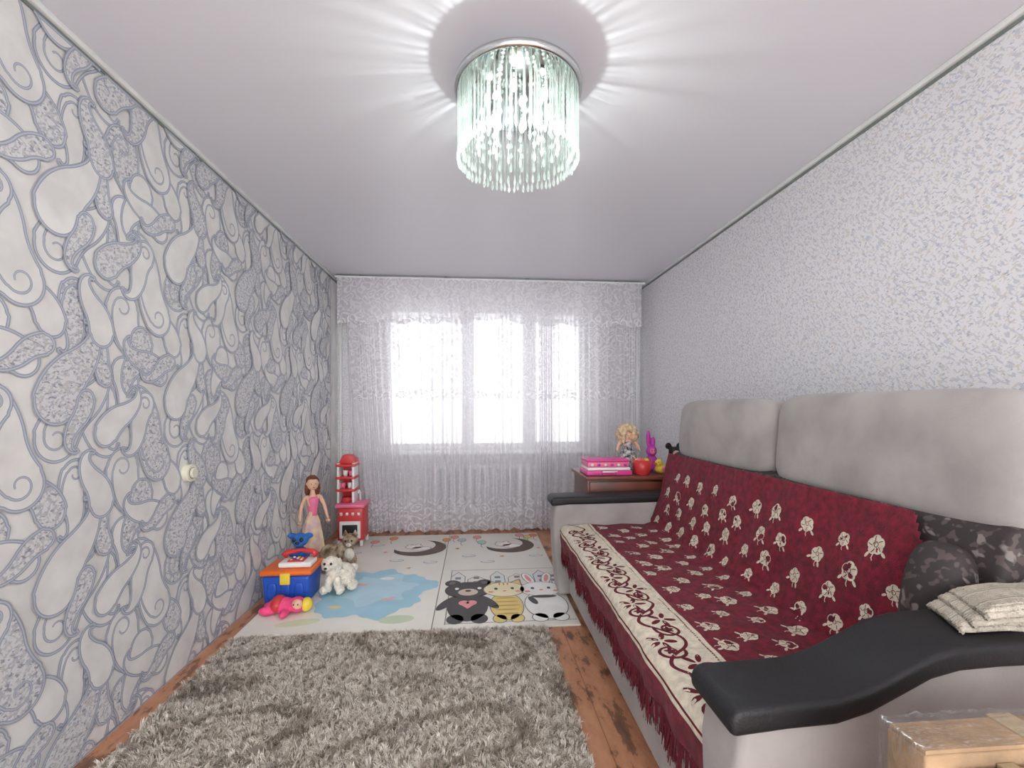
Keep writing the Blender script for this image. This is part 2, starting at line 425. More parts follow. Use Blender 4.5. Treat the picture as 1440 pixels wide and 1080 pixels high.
# ---------------- chandelier
CX,CY=.16,1.69
ch=empty('crystal_chandelier',(CX,CY,2.5))
m_chr=mat('chrome',(215,220,220),.08,1.0,var=.01)
lathe('canopy',[(.10,-.07),(.10,0)],(CX,CY,H),m_chr,ch,40)
lathe('plate',[(.225,-.105),(.237,-.10),(.237,-.080),(.225,-.076)],(CX,CY,H),m_chr,ch,72)
def glass(name,tint,trans):
    m=bpy.data.materials.new(name); m.use_nodes=True; nt=m.node_tree; nt.nodes.clear(); L=nt.links.new
    out=nt.nodes.new('ShaderNodeOutputMaterial')
    tr=nt.nodes.new('ShaderNodeBsdfTransparent'); tr.inputs[0].default_value=tint
    gl=nt.nodes.new('ShaderNodeBsdfGlossy'); gl.inputs['Roughness'].default_value=.08; gl.inputs['Color'].default_value=(.96,1,.98,1)
    tl=nt.nodes.new('ShaderNodeBsdfTranslucent'); tl.inputs[0].default_value=(.93,.98,.95,1)
    lw=nt.nodes.new('ShaderNodeLayerWeight'); lw.inputs[0].default_value=.4
    mx=nt.nodes.new('ShaderNodeMixShader'); L(lw.outputs['Facing'],mx.inputs[0]); L(tr.outputs[0],mx.inputs[1]); L(gl.outputs[0],mx.inputs[2])
    m2=nt.nodes.new('ShaderNodeMixShader'); m2.inputs[0].default_value=trans; L(mx.outputs[0],m2.inputs[1]); L(tl.outputs[0],m2.inputs[2])
    L(m2.outputs[0],out.inputs[0]); return m
m_gl=glass('glass_rod',(.90,.935,.915,1),.10); m_cry=glass('crystal_drop',(.92,.955,.935,1),.22)
vs=[];fs=[];v2=[];f2=[]
def drop(c,r,h):
    n=6; n0=len(v2); prof=[(0.001,h),(.5*r,h*.6),(r,-h*.25),(.7*r,-h*.7),(.001,-h)]
    for q,z in prof:
        for j in range(n): v2.append((c[0]+q*math.cos(j*math.pi/3),c[1]+q*math.sin(j*math.pi/3),c[2]+z))
    for i in range(len(prof)-1):
        for j in range(n): f2.append((n0+i*n+j,n0+i*n+(j+1)%n,n0+(i+1)*n+(j+1)%n,n0+(i+1)*n+j))
for R_,N_,zb in((.222,72,2.175),(.205,50,2.20),(.15,20,2.215),(.09,10,2.215)):
    for i in range(N_):
        a=2*math.pi*(i+random.uniform(-.22,.22))/N_+R_*7; x=CX+R_*math.cos(a); y=CY+R_*math.sin(a); zz=zb+random.uniform(-.006,.006)
        tubedata([(x,y,2.398),(x,y,zz)],.0036 if R_>.2 else .0014,6,vs,fs)
        drop((x,y,zz-.018),.0058,.019)
        if R_<.2:
            for q in range(2): drop((x,y,zz+.03+q*.04),.009,.011)
obj('glass_rods',vs,fs,m_gl,ch,True); obj('crystal_drops',v2,f2,m_cry,ch)
m_bulb=mat('bulb_glow',(246,255,250),.3,emit=12)
def plight(n,loc,e,r,c):
    l=bpy.data.lights.new(n,'POINT'); l.energy=e; l.shadow_soft_size=r; l.color=c
    o=bpy.data.objects.new(n,l); o.location=loc; S.collection.objects.link(o); o.parent=ch; o.matrix_parent_inverse=Matrix.Translation(ch.location).inverted()
for i in range(6):
    a=2*math.pi*i/6+.3; x=CX+.12*math.cos(a); y=CY+.12*math.sin(a)
    lathe('socket_%d'%i,[(.010,0),(.012,.03)],(x,y,2.368),m_chr,ch,12)
    ell('bulb_%d'%i,(x,y,2.348),(.011,.011,.022),m_bulb,ch,12)
plight('lamp_core',(CX,CY,2.15),15,.022,(.93,1,.97))

# ---------------- sofa
sofa=empty('sofa',(1.0,1.93,0))
m_vel=mat('grey_velour',(160,154,151),.85,var=.07,vs=5,bump=.1,bs=150,sheen=.15)
m_blk=mat('black_leather',(22,21,24),.55,var=.1,bump=.15,bs=220)
m_flor=flecks('floral_upholstery',(50,42,42),[((124,116,112),34,1.5,.6,.61),((82,70,68),46,1.4,-.6,.56)])
YA0,YA1,YF0,YF1=.835,.985,2.875,3.03
def armprof(rise):
    if rise: top=[(.505,.655),(.60,.658),(.70,.662),(.77,.68),(.84,.712),(.90,.74),(.96,.753),(1.05,.757),(1.2,.757),(1.40,.757)]
    else: top=[(.505,.655),(.60,.658),(.75,.658),(.9,.66),(1.05,.662),(1.2,.665),(1.40,.67)]
    return top
for nm,a,b,ri in(('near',YA0,YA1,1),('far',YF0,YF1,0)):
    top=armprof(ri)
    body=[(.535,.03),(.52,.15),(.505,.35),(.50,.52),(.515,.615)]+[(x,z-.035) for x,z in top[1:]]+[(1.40,.03)]
    extr('arm_'+nm,body,a,b,m_vel,sofa,.022,4)
    pad=[(.485,.60),(.483,.63),(.49,.648)]+top+[(x,z-.05) for x,z in top[::-1][:-1]]+[(.50,.60)]
    extr('arm_pad_'+nm,pad,a-.010,b+.010,m_blk,sofa,.014,4)
box('base',.60,1.45,YA1,YF0,.04,.30,m_vel,sofa,.02)
box('seat',.575,1.25,YA1+.003,YF0-.003,.29,.455,m_vel,sofa,.035,5)
extr('backrest',[(1.17,.30),(1.165,.46),(1.285,.93),(1.33,.95),(1.50,.95),(1.50,.30)],YA1+.003,YF0-.003,m_flor,sofa,.02)
box('back_frame',1.42,1.60,YA0+.01,YF1-.01,.04,.90,m_vel,sofa,.03)
softbox('head_cushion_a',(1.41,2.385,1.085),(.115,.475,.185),m_vel,sofa,p=6,rot=(0,.08,0),puff=.14,seg=18)
softbox('head_cushion_b',(1.41,1.435,1.09),(.115,.47,.19),m_vel,sofa,p=7,rot=(0,.08,0),puff=.12,seg=18)
for i,(x,y) in enumerate(((.65,1.05),(.65,2.8),(1.4,1.05),(1.4,2.8))):
    lathe('foot_%d'%i,[(.02,0),(.026,.045)],(x,y,0),m_blk,sofa,12)

m_bur=mat('burgundy_chenille',(110,18,38),.9,var=.18,vs=40,bump=.4,bs=260,sheen=.05)
m_bur2=mat('burgundy_thread',(94,15,32),.9,var=.1,vs=60)
m_crm=mat('cream_chenille',(216,205,186),.9,var=.06,vs=50,bump=.3,bs=260)
th=empty('sofa_throw',(.9,1.9,.5))
prof=[(.548,.345),(.543,.40),(.545,.445),(.562,.472),(.60,.478),(.75,.476),(.95,.474),(1.09,.474),(1.135,.487),(1.16,.53),(1.19,.63),(1.225,.77),(1.25,.865),(1.270,.93)]
cum=[0]
for i in range(1,len(prof)): cum.append(cum[-1]+math.dist(prof[i],prof[i-1]))
VM=cum[-1]
def pv(v):
    v=min(max(v,0),VM-1e-6)
    for i in range(1,len(cum)):
        if v<=cum[i]:
            t=(v-cum[i-1])/(cum[i]-cum[i-1]); a=prof[i-1];b=prof[i]
            return a[0]+(b[0]-a[0])*t,a[1]+(b[1]-a[1])*t
def surf(u,v,off=0):
    x,z=pv(v); x1,z1=pv(v+.02); x0,z0=pv(v-.02)
    tx,tz=x1-x0,z1-z0; l=math.hypot(tx,tz) or 1; nx,nz=-tz/l,tx/l
    w=.008*noise.noise(Vector((u*5,v*7,0)))+.004*noise.noise(Vector((u*17,v*13,4)))
    if v<.12: w+=.008*math.sin(u*23+2*math.sin(u*5))*(1-v/.12)
    if v>.72: w+=.004+.005*math.sin(u*14+v*9+2*noise.noise(Vector((u*2,v*3,1))))
    o=off+w+.003
    return (x+nx*o,u,z+nz*o)
U0,U1=1.0,2.865
vs=[];fs=[];mi=[]
nu,nv=190,110
def bare(u,v): return v>.80 and u<1.04+(v-.80)*.45
for j in range(nv+1):
    for i in range(nu+1): vs.append(surf(U0+(U1-U0)*i/nu,VM*j/nv))
for j in range(nv):
    for i in range(nu):
        v=VM*(j+.5)/nv; u=U0+(U1-U0)*(i+.5)/nu
        if bare(u,v): continue
        a=j*(nu+1)+i; fs.append((a,a+1,a+nu+2,a+nu+1)); mi.append(1 if .085<v<.305 else 0)
o=obj('cloth',vs,fs,[m_bur,m_crm],th,True,mi); 
sd=o.modifiers.new('s','SOLIDIFY'); sd.thickness=.002; sd.offset=-1
DV=[];DF=[];DM=[]
def dpoly(pts,off,m_):
    n0=len(DV); cx=sum(p[0] for p in pts)/len(pts); cy=sum(p[1] for p in pts)/len(pts)
    DV.append(surf(cx,cy,off))
    for p in pts: DV.append(surf(min(U1,max(U0,p[0])),p[1],off))
    n=len(pts)
    for i in range(n): DF.append((n0,n0+1+i,n0+1+(i+1)%n)); DM.append(m_)
def dstroke(pts,w,off,m_):
    n=len(pts); R=[]
    for i in range(n):
        a=pts[max(0,i-1)];b=pts[min(n-1,i+1)]; tx,ty=b[0]-a[0],b[1]-a[1]; l=math.hypot(tx,ty) or 1
        ww=(w[0]+(w[1]-w[0])*i/(n-1))/2 if isinstance(w,tuple) else w/2
        R.append((len(DV),len(DV)+1)); 
        for s in(-1,1): DV.append(surf(min(U1,max(U0,pts[i][0]-ty/l*ww*s)),pts[i][1]+tx/l*ww*s,off))
    for i in range(n-1): DF.append((R[i][0],R[i][1],R[i+1][1],R[i+1][0])); DM.append(m_)
r3=random.Random(5)
def rose(u,v,R,rot):
    pts=[]
    for i in range(40):
        a=2*math.pi*i/40; q=R*(.84+.16*abs(math.cos(2.5*a))**.6); pts.append((u+q*math.cos(a+rot),v+q*math.sin(a+rot)))
    dpoly(pts,.0022,1)
    for k in range(5):
        a=rot+2*math.pi*k/5+.63
        dstroke([(u+R*q*math.cos(a+q*.6),v+R*q*math.sin(a+q*.6)) for q in(.38,.55,.72,.86)],R*.08,.0034,0)
    dstroke([(u+R*(.34-.02*i)*math.cos(i*.8),v+R*(.34-.02*i)*math.sin(i*.8)) for i in range(10)],R*.08,.0034,0)
    for s in(-1,1):
        a=-math.pi/2+s*.75+rot*.2
        c=(u+R*1.30*math.cos(a),v+R*1.30*math.sin(a)); 
        dpoly([(c[0]+R*.34*math.cos(t)*math.cos(a)-R*.16*math.sin(t)*math.sin(a),c[1]+R*.34*math.cos(t)*math.sin(a)+R*.16*math.sin(t)*math.cos(a)) for t in [2*math.pi*i/14 for i in range(14)]],.0022,1)
    dstroke([(u,v-R*.9),(u+R*.05,v-R*1.3),(u-R*.1,v-R*1.55)],R*.1,.0022,1)
row=0; v=.375
while v<VM-.06:
    u=U0+.05+(.078 if row%2 else 0)
    while u<U1-.05:
        if not bare(u-.07,v+.04): rose(u+r3.uniform(-.022,.022),v+r3.uniform(-.014,.014),r3.choice([.032,.028,.024]),r3.uniform(-1.2,1.8))
        u+=.156
    v+=.094; row+=1
for vv in(.10,.29): dstroke([(U0+(U1-U0)*i/200,vv) for i in range(201)],.006,.002,0)
per=.27; N=400
dstroke([(U0+(U1-U0)*i/N,.195+.05*math.sin(2*math.pi*(U0+(U1-U0)*i/N)/per)) for i in range(N+1)],.011,.0022,0)
k=0; u=U0+per*.25
while u<U1-.05:
    sgn=1 if k%2==0 else -1
    cx=u+.015; cv=.195-sgn*.025
    dstroke([(cx+(.048-.038*i/24)*math.cos(sgn*(1.2+i*.36)),cv+(.048-.038*i/24)*math.sin(sgn*(1.2+i*.36))) for i in range(25)],(.012,.006),.0026,0)
    dpoly([(cx+.016*math.cos(t)*(1+.3*math.cos(5*t)),cv+.016*math.sin(t)*(1+.3*math.cos(5*t))) for t in [2*math.pi*i/30 for i in range(30)]],.003,0)
    for q in range(5):
        a=q*1.25+.4; lx=u-.055+.03*math.cos(a)+.0; lv=.195+sgn*.028+.03*math.sin(a)
        lv=min(.275,max(.115,lv))
        dpoly([(lx+.022*math.cos(t)*math.cos(a)-.009*math.sin(t)*math.sin(a),lv+.022*math.cos(t)*math.sin(a)+.009*math.sin(t)*math.cos(a)) for t in [2*math.pi*i/12 for i in range(12)]],.0022,0)
    u+=per/2; k+=1
obj('woven_motifs',DV,DF,[m_bur2,m_crm],th,False,DM)
vs=[];fs=[]
for i in range(900):
    u=U0+(U1-U0)*(i+random.random())/900; x,y,z=surf(u,.004); L=random.uniform(.06,.095)
    dx=random.uniform(-.012,.006); dy=random.uniform(-.012,.012); n0=len(vs); w=.0026
    for t in(0,.35,.7,1):
        q=math.sin(t*math.pi)*.006*random.uniform(-1,1)
        vs.append((x+dx*t-.001,y+dy*t-w+q,z-L*t)); vs.append((x+dx*t+q-.001,y+dy*t+w+q,z-L*t))
    for k in range(3): fs.append((n0+2*k,n0+2*k+1,n0+2*k+3,n0+2*k+2))
obj('fringe',vs,fs,m_bur2,th)

m_knit=mat('cream_knit',(196,186,170),.95,var=.06,vs=30,bump=.8,bs=180)
pil=softbox('floral_pillow',(1.18,1.075,.745),(.045,.07,.14),m_flor,None,p=3.0,rot=(0,.24,.12),puff=.5)
sw=empty('knitted_sweater',(1.14,.95,.77))
for k in range(3):
    vs=[];fs=[];nx,ny=60,60
    for j in range(ny+1):
        for i in range(nx+1):
            u=i/nx; w=j/ny
            y=.870+.125*w-.008*k; x=1.04+.30*u+.02*k+ (w-.5)*.06
            z=.772+.017*k
            ed=min(u,1-u,w,1-w); z-= .014*(1-min(1,ed*8))**2
            z+=.0022*math.sin(w*120)+.009*noise.noise(Vector((x*9,y*9,k*3)))+.004
            vs.append((x,y,z))
    for j in range(ny):
        for i in range(nx):
            a=j*(nx+1)+i; fs.append((a,a+1,a+nx+2,a+nx+1))
    o=obj('fold_%d'%k,vs,fs,m_knit,sw,True); q=o.modifiers.new('s','SOLIDIFY'); q.thickness=.014; q.offset=0

# ---------------- cardboard packages (foreground right)
cb=empty('flat_pack_boxes',(.9,.58,0))
m_card=mat('cardboard',(158,130,100),.85,var=.12,vs=12,bump=.25,bs=60); m_core=mat('cardboard_edge',(112,90,68),.9,var=.15,vs=60); m_tape=mat('packing_tape',(170,150,118),.3,var=.04)
def carton(n,x0,x1,y0,y1,z1):
    box(n,x0,x1,y0,y1,0,z1-.006,m_card,cb,.004)
    box(n+'_flap_a',x0+.002,x0+.30,y0+.002,y1-.002,z1-.006,z1,m_card,cb,.001); box(n+'_flap_b',x0+.305,x1-.002,y0+.002,y1-.002,z1-.006,z1-.001,m_card,cb,.001)
    box(n+'_seam',x0+.299,x0+.306,y0+.003,y1-.003,z1-.008,z1-.004,m_core,cb)
carton('box_rear',.615,1.15,.575,.635,.758); carton('box_mid',.655,1.15,.515,.570,.735); carton('box_front',.67,1.12,.46,.51,.71)
box('tape_a',.78,.82,.573,.637,.60,.760,m_tape,cb); box('tape_b',.72,.745,.513,.5735,.60,.737,m_tape,cb)
def film():
    m=bpy.data.materials.new('stretch_film'); m.use_nodes=True; nt=m.node_tree; nt.nodes.clear()
    o=nt.nodes.new('ShaderNodeOutputMaterial'); a=nt.nodes.new('ShaderNodeBsdfTransparent'); g=nt.nodes.new('ShaderNodeBsdfGlossy'); g.inputs['Roughness'].default_value=.25
    n=nt.nodes.new('ShaderNodeTexNoise'); n.inputs['Scale'].default_value=30; r=nt.nodes.new('ShaderNodeMapRange'); r.inputs[1].default_value=.45; r.inputs[2].default_value=.7; r.inputs[3].default_value=.05; r.inputs[4].default_value=.4
    nt.links.new(n.outputs[0],r.inputs[0])
    x=nt.nodes.new('ShaderNodeMixShader'); nt.links.new(r.outputs[0],x.inputs[0]); nt.links.new(a.outputs[0],x.inputs[1]); nt.links.new(g.outputs[0],x.inputs[2]); nt.links.new(x.outputs[0],o.inputs[0]); return m
vs=[];fs=[]
NI=40;NJ=24
top=[(.611,.572),(.609,.59),(.609,.62),(.611,.641)]
for j in range(NJ+1):
    for i in range(NI+1):
        t=j/NJ*3; a=top[min(2,int(t))]; b=top[min(3,int(t)+1)]; f=t-min(2,int(t)); yy=a[1]+(b[1]-a[1])*f; xx=a[0]+(b[0]-a[0])*f
        s=i/NI
        if s<.6: x=xx-.002; z=.35+.412*s/.6
        else: x=xx+(s-.6)*.6; z=.763
        nn=noise.noise(Vector((s*14,j*.5,1)))
        vs.append((x-.004*abs(nn),yy,z+.007*abs(noise.noise(Vector((s*18,j*.6,5))))))
for j in range(NJ):
    for i in range(NI):
        a=j*(NI+1)+i; fs.append((a,a+1,a+NI+2,a+NI+1))
obj('stretch_wrap',vs,fs,film(),cb,True)

# ---------------- shag rug
rug=empty('shag_rug',(-.4,1.3,0))
m_rb=mat('rug_backing',(150,140,128),.95,var=.1)
RX0,RX1,RY0,RY1=-1.27,.40,.25,2.50
box('backing',RX0,RX1,RY0,RY1,0,.014,m_rb,rug,.004)
NT=17000; K=12
tx=np.random.uniform(RX0,RX1,NT); ty=RY0+(RY1-RY0)*np.random.uniform(0,1,NT)**.85
def swirl(a,b):
    q=noise.noise(Vector((a*1.5,b*1.9,0))); return -.95*math.exp(-((math.sin(q*9+b*2.0))/.30)**2)
shade=np.array([.42+swirl(a,b)+noise.noise(Vector((a*45,b*45,3)))*.6 for a,b in zip(tx,ty)])+np.random.normal(0,.28,NT)
lean=np.random.uniform(0,2*np.pi,NT)+0; la=np.random.uniform(.004,.024,NT)
n=NT*K; T=np.repeat(np.arange(NT),K)
bx=tx[T]+np.random.normal(0,.0045,n); by=ty[T]+np.random.normal(0,.0045,n)
hh=np.random.uniform(.012,.024,n)
ex=bx+np.cos(lean[T])*la[T]+np.random.normal(0,.005,n); ey=by+np.sin(lean[T])*la[T]+np.random.normal(0,.005,n)
an=np.random.uniform(0,np.pi,n); w=.0014; cx_,sy_=np.cos(an)*w,np.sin(an)*w
P=np.zeros((n,5,3))
P[:,0]=np.stack([bx-cx_,by-sy_,np.full(n,.012)],1); P[:,1]=np.stack([bx+cx_,by+sy_,np.full(n,.012)],1)
mx_=bx+(ex-bx)*.35; my_=by+(ey-by)*.35
P[:,2]=np.stack([mx_-cx_,my_-sy_,.012+hh*.7],1); P[:,3]=np.stack([mx_+cx_,my_+sy_,.012+hh*.7],1)
P[:,4]=np.stack([ex,ey,.012+hh*.95],1)
me=bpy.data.meshes.new('pile'); me.vertices.add(n*5); me.vertices.foreach_set('co',P.reshape(-1))
base=(np.arange(n)*5)[:,None]
li=(base+np.array([[0,1,3,2,2,3,4]])).reshape(-1)
me.loops.add(n*7); me.loops.foreach_set('vertex_index',li.astype(np.int32))
me.polygons.add(n*2)
ls=np.stack([np.arange(n)*7,np.arange(n)*7+4],1).reshape(-1); me.polygons.foreach_set('loop_start',ls.astype(np.int32))
try: me.polygons.foreach_set('loop_total',np.tile([4,3],n).astype(np.int32))
except Exception: pass
me.update(calc_edges=True); me.validate()
at=me.attributes.new('shade','FLOAT','POINT'); at.data.foreach_set('value',np.repeat(np.clip(.5+shade[T]*.5,0,1),5).astype(np.float32))
m=bpy.data.materials.new('shag_yarn'); m.use_nodes=True; nt=m.node_tree; b=nt.nodes['Principled BSDF']; b.inputs['Roughness'].default_value=.8
a=nt.nodes.new('ShaderNodeAttribute'); a.attribute_name='shade'; r=nt.nodes.new('ShaderNodeValToRGB'); e=r.color_ramp.elements
e[0].position=.12; e[0].color=lin((132,119,106)); e[1].position=.95; e[1].color=lin((236,227,216)); q=e.new(.5); q.color=lin((190,178,164))
nt.links.new(a.outputs['Fac'],r.inputs[0]); nt.links.new(r.outputs[0],b.inputs['Base Color'])
me.materials.append(m); ro=bpy.data.objects.new('pile',me); S.collection.objects.link(ro); ro.parent=rug; ro.matrix_parent_inverse=Matrix.Translation(rug.location).inverted()

# ---------------- play mat
pm=empty('play_mat',(-.3,3.5,0))
m_mat=mat('mat_foam',(234,230,220),.45,var=.015,vs=3)
box('panel_a',-1.28,-.242,2.53,4.40,0,.012,m_mat,pm,.004); box('panel_b',-.238,.595,2.52,4.40,0,.012,m_mat,pm,.004)
PC={}
def pc(c):
    if c not in PC: PC[c]=mat('print_%d_%d_%d'%c,c,.45,var=.02)
    return PC[c]
PV=[];PF=[];PM=[];PML=[]
def pp(pts,c,l):
    if c not in PML: PML.append(c)
    n0=len(PV)
    for x,y in pts: PV.append((x,y,.0125+.0004*l))
    PF.append(tuple(range(n0,n0+len(pts)))); PM.append(PML.index(c))
def pe(x,y,rx,ry,c,l,o=None,a=0):
    P_=lambda s:[(x+(rx+s)*math.cos(t)*math.cos(a)-(ry+s)*math.sin(t)*math.sin(a),y+(rx+s)*math.cos(t)*math.sin(a)+(ry+s)*math.sin(t)*math.cos(a)) for t in [2*math.pi*i/32 for i in range(32)]]
    if o: pp(P_(.006),o,l-.5)
    pp(P_(0),c,l)
def pl(pts,w,c,l):
    for (a,b),(c2,d) in zip(pts[:-1],pts[1:]):
        dx,dy=c2-a,d-b; q=math.hypot(dx,dy) or 1; nx,ny=-dy/q*w/2,dx/q*w/2
        pp([(a+nx,b+ny),(c2+nx,d+ny),(c2-nx,d-ny),(a-nx,b-ny)],c,l)
DK=(58,52,54);GY=(130,126,126);PK=(236,150,150);YL=(232,206,120);WH=(246,244,240);BR=(150,104,70);MT=(170,205,190);BL=(168,212,230)
pl([(-.17,2.57),(-.17,3.42),(.585,3.42)],.006,GY,1); pl([(-.17,2.58),(.585,2.58)],.006,GY,1)
for i,(x,w_,h_,c) in enumerate(((-.12,.10,.30,(226,224,220)),(.01,.12,.22,(232,222,214)),(.16,.10,.30,(220,226,222)),(.30,.13,.24,(236,226,216)),(.47,.10,.30,(222,222,226)),(.56,.05,.2,(228,220,220)))):
    pp([(x-w_/2,3.0),(x-w_/2,3.08+h_*.7),(x,3.08+h_),(x+w_/2,3.08+h_*.7),(x+w_/2,3.0)],c,1)
    pl([(x-w_/2,3.0),(x-w_/2,3.08+h_*.7),(x,3.08+h_),(x+w_/2,3.08+h_*.7),(x+w_/2,3.0)],.006,GY,2)
    for k in(0,1): pp([(x-.02,3.16+k*.08),(x+.02,3.16+k*.08),(x+.02,3.2+k*.08),(x-.02,3.2+k*.08)],GY,2)
def ear(x,y,c,o,inn=None,r=.04):
    pe(x,y,r,r*1.1,c,3,o)
    if inn: pe(x,y,r*.5,r*.6,inn,4)
x=-.045
ear(x-.11,3.17,DK,DK,(110,96,94),.045); ear(x+.11,3.17,DK,DK,(110,96,94),.045)
pe(x,2.80,.125,.20,DK,3); pe(x-.07,2.63,.05,.06,DK,3); pe(x+.07,2.63,.05,.06,DK,3); pe(x-.13,2.85,.035,.11,DK,4,None,-.5); pe(x+.13,2.85,.035,.11,DK,4,None,.5)
pe(x,3.05,.155,.135,DK,4); pe(x,3.01,.065,.055,(214,196,176),5); pe(x,3.03,.02,.018,DK,6); pe(x-.075,3.07,.014,.018,WH,5); pe(x+.075,3.07,.014,.018,WH,5)
pe(x-.025,2.845,.032,.035,PK,5); pe(x+.025,2.845,.032,.035,PK,5); pp([(x-.054,2.835),(x+.054,2.835),(x,2.76)],PK,5.2)
x=.195
for s in(-1,1): pp([(x+s*.13,3.06),(x+s*.12,3.22),(x+s*.03,3.15)],GY,2.6); pp([(x+s*.12,3.06),(x+s*.113,3.20),(x+s*.04,3.14)],YL,3)
pe(x,2.79,.10,.19,YL,3,GY); pe(x-.05,2.62,.038,.05,YL,3,GY); pe(x+.05,2.62,.038,.05,YL,3,GY)
for k in range(5): pe(x,2.68+k*.055,.085-.012*abs(k-2),.009,(206,160,84),4)
pe(x,3.04,.135,.115,(244,232,190),5,GY)
for k in(-1,0,1): pe(x+k*.028,3.13,.006,.024,(206,160,84),6)
pe(x-.055,3.05,.012,.018,DK,6); pe(x+.055,3.05,.012,.018,DK,6); pe(x,3.01,.012,.010,PK,6); pe(x-.09,3.0,.018,.014,PK,6); pe(x+.09,3.0,.018,.014,PK,6)
x=.44
for s in(-1,1): pe(x+s*.065,3.22,.032,.10,WH,3,GY,-s*.2); pe(x+s*.065,3.22,.015,.07,PK,4,None,-s*.2)
pe(x,2.79,.13,.19,WH,3,GY); pe(x-.06,2.62,.045,.05,WH,3,GY); pe(x+.06,2.62,.045,.05,WH,3,GY)
pe(x,3.03,.14,.115,WH,5,GY); pe(x-.055,3.04,.012,.018,DK,6); pe(x+.055,3.04,.012,.018,DK,6); pe(x,3.01,.014,.011,PK,6); pe(x-.095,2.99,.02,.015,PK,6); pe(x+.095,2.99,.02,.015,PK,6)
pe(x,2.905,.085,.022,DK,6); pe(x-.075,2.85,.022,.06,DK,6,None,.3)
def moon(x,y,r,sc=1):
    P1=[(x+r*math.cos(t),y+r*math.sin(t)*.95) for t in [math.radians(-150+ i*(210)/30) for i in range(31)]]
    P2=[(x-.05*sc+.80*r*math.cos(t),y+.06*sc+.80*r*math.sin(t)*.95) for t in [math.radians(60-i*210/30) for i in range(31)]]
    pp(P1+P2,DK,2); pp([(a*.97+x*.03,b*.985+y*.015) for a,b in P1[3:-3]]+[(a,b) for a,b in P2[3:-3]],(96,74,62),2.5)
    pe(x-.05,y+.03,.07,.055,(246,240,232),3,GY); pe(x-.09,y+.08,.02,.02,WH,3,GY); pe(x-.02,y+.09,.02,.02,WH,3,GY); pe(x+.02,y-.02,.08,.05,(250,240,236),3,GY)
    pe(x-.03,y+.02,.012,.010,PK,4)
moon(-.48,4.00,.23); moon(.30,4.02,.22)
for (x,y,c) in((-.26,4.22,(232,150,70)),(-.19,4.30,PK),(.49,4.26,YL),(.55,4.31,(226,130,90)),(.02,4.28,PK),(-.12,4.2,MT),(.06,4.12,MT),(.42,4.32,PK),(-.75,4.3,(232,150,70)),(-.9,4.2,PK)):
    pe(x,y,.034,.05,c,3,GY); pl([(x,y-.05),(x-.01,y-.11),(x+.01,y-.17)],.005,GY,2)
for (x,y) in((-.62,3.68),(-.05,3.75),(.1,3.6),(.5,3.72),(-.85,4.1),(-.35,3.62),(-1.0,3.9)):
    pe(x,y,.05,.022,(226,226,224),2,GY); pe(x-.02,y+.018,.025,.02,(226,226,224),2.5)
for (x,y,c) in((-.75,3.9,PK),(.22,3.72,(222,150,90)),(-.15,3.95,(170,110,80)),(.55,3.92,PK),(-.95,3.7,YL),(-.5,3.5,(200,170,110))):
    pp([(x+ (.026 if i%2==0 else .011)*math.cos(i*math.pi/5),y+(.026 if i%2==0 else .011)*math.sin(i*math.pi/5)) for i in range(10)],c,2)
pts=[]
for i in range(90):
    t=2*math.pi*i/90; q=1+.28*noise.noise(Vector((math.cos(t)*1.9,math.sin(t)*1.9,2)))+.05*math.sin(9*t)+.03*math.sin(23*t)
    pts.append((-.66+.36*q*math.cos(t),3.08+.38*q*math.sin(t)))
pp(pts,BL,1)
pts=[(-.66+.24*math.cos(2*math.pi*i/50)*(1+.2*math.sin(i*.9)),3.12+.24*math.sin(2*math.pi*i/50)*(1+.2*math.cos(i*.7))) for i in range(50)]
pp(pts,(190,224,238),1.5)
for (x,y,rx,ry,c,a_) in((-.55,2.95,.05,.02,(238,190,196),.3),(-.78,3.2,.05,.02,(238,190,196),-.4),(-.45,2.66,.10,.05,(206,222,190),.1),(-1.0,2.66,.12,.04,(214,222,190),.2),(-.62,3.3,.05,.025,(250,246,240),0),(-.85,2.85,.04,.02,(240,214,150),0)): pe(x,y,rx,ry,c,2.2,None,a_)
obj('printed_artwork',PV,PF,[pc(c) for c in PML],pm,False,PM)

# ---------------- toys
m_red=mat('toy_red',(208,60,62),.35,var=.03); m_pink=mat('toy_pink',(236,120,156),.4,var=.03); m_blue=mat('toy_blue',(34,84,186),.35,var=.03); m_or=mat('toy_orange',(236,112,40),.4,var=.03)
m_yel=mat('toy_yellow',(240,210,70),.4,var=.03); m_wh=mat('toy_white',(240,238,236),.4,var=.02); m_mag=mat('magenta_case',(222,70,148),.35,var=.05); m_pur=mat('toy_purple',(190,60,170),.5,var=.05); m_bk=mat('toy_black',(28,26,30),.5,var=.05)
m_skin=mat('doll_skin',(232,184,154),.5,var=.02); m_hairb=mat('doll_brown_hair',(112,62,40),.6,var=.2,vs=60,bump=.6,bs=120)
tk=empty('toy_kitchen',(-1.13,4.2,0))
x0,x1,y0,y1=-1.20,-.98,4.08,4.30
for i,(x,y) in enumerate(((x0,y0),(x1-.025,y0),(x0,y1-.025),(x1-.025,y1-.025))): box('leg_%d'%i,x,x+.025,y,y+.025,0,.05,m_wh,tk,.004)
box('cabinet',x0,x1,y0+.01,y1,.045,.34,m_red,tk,.012)
box('oven_door',x0+.02,x1-.02,y0-.004,y0+.012,.07,.22,m_wh,tk,.006); box('oven_glass',x0+.045,x1-.045,y0-.008,y0-.002,.10,.19,m_bk,tk,.004)
for k in range(4): lathe('knob_%d'%k,[(.012,-.012),(.012,.012)],(x0+.035+.05*k,y0,.285),m_wh,tk,12)
box('worktop',x0-.015,x1+.015,y0-.015,y1,.34,.37,m_pink,tk,.008)
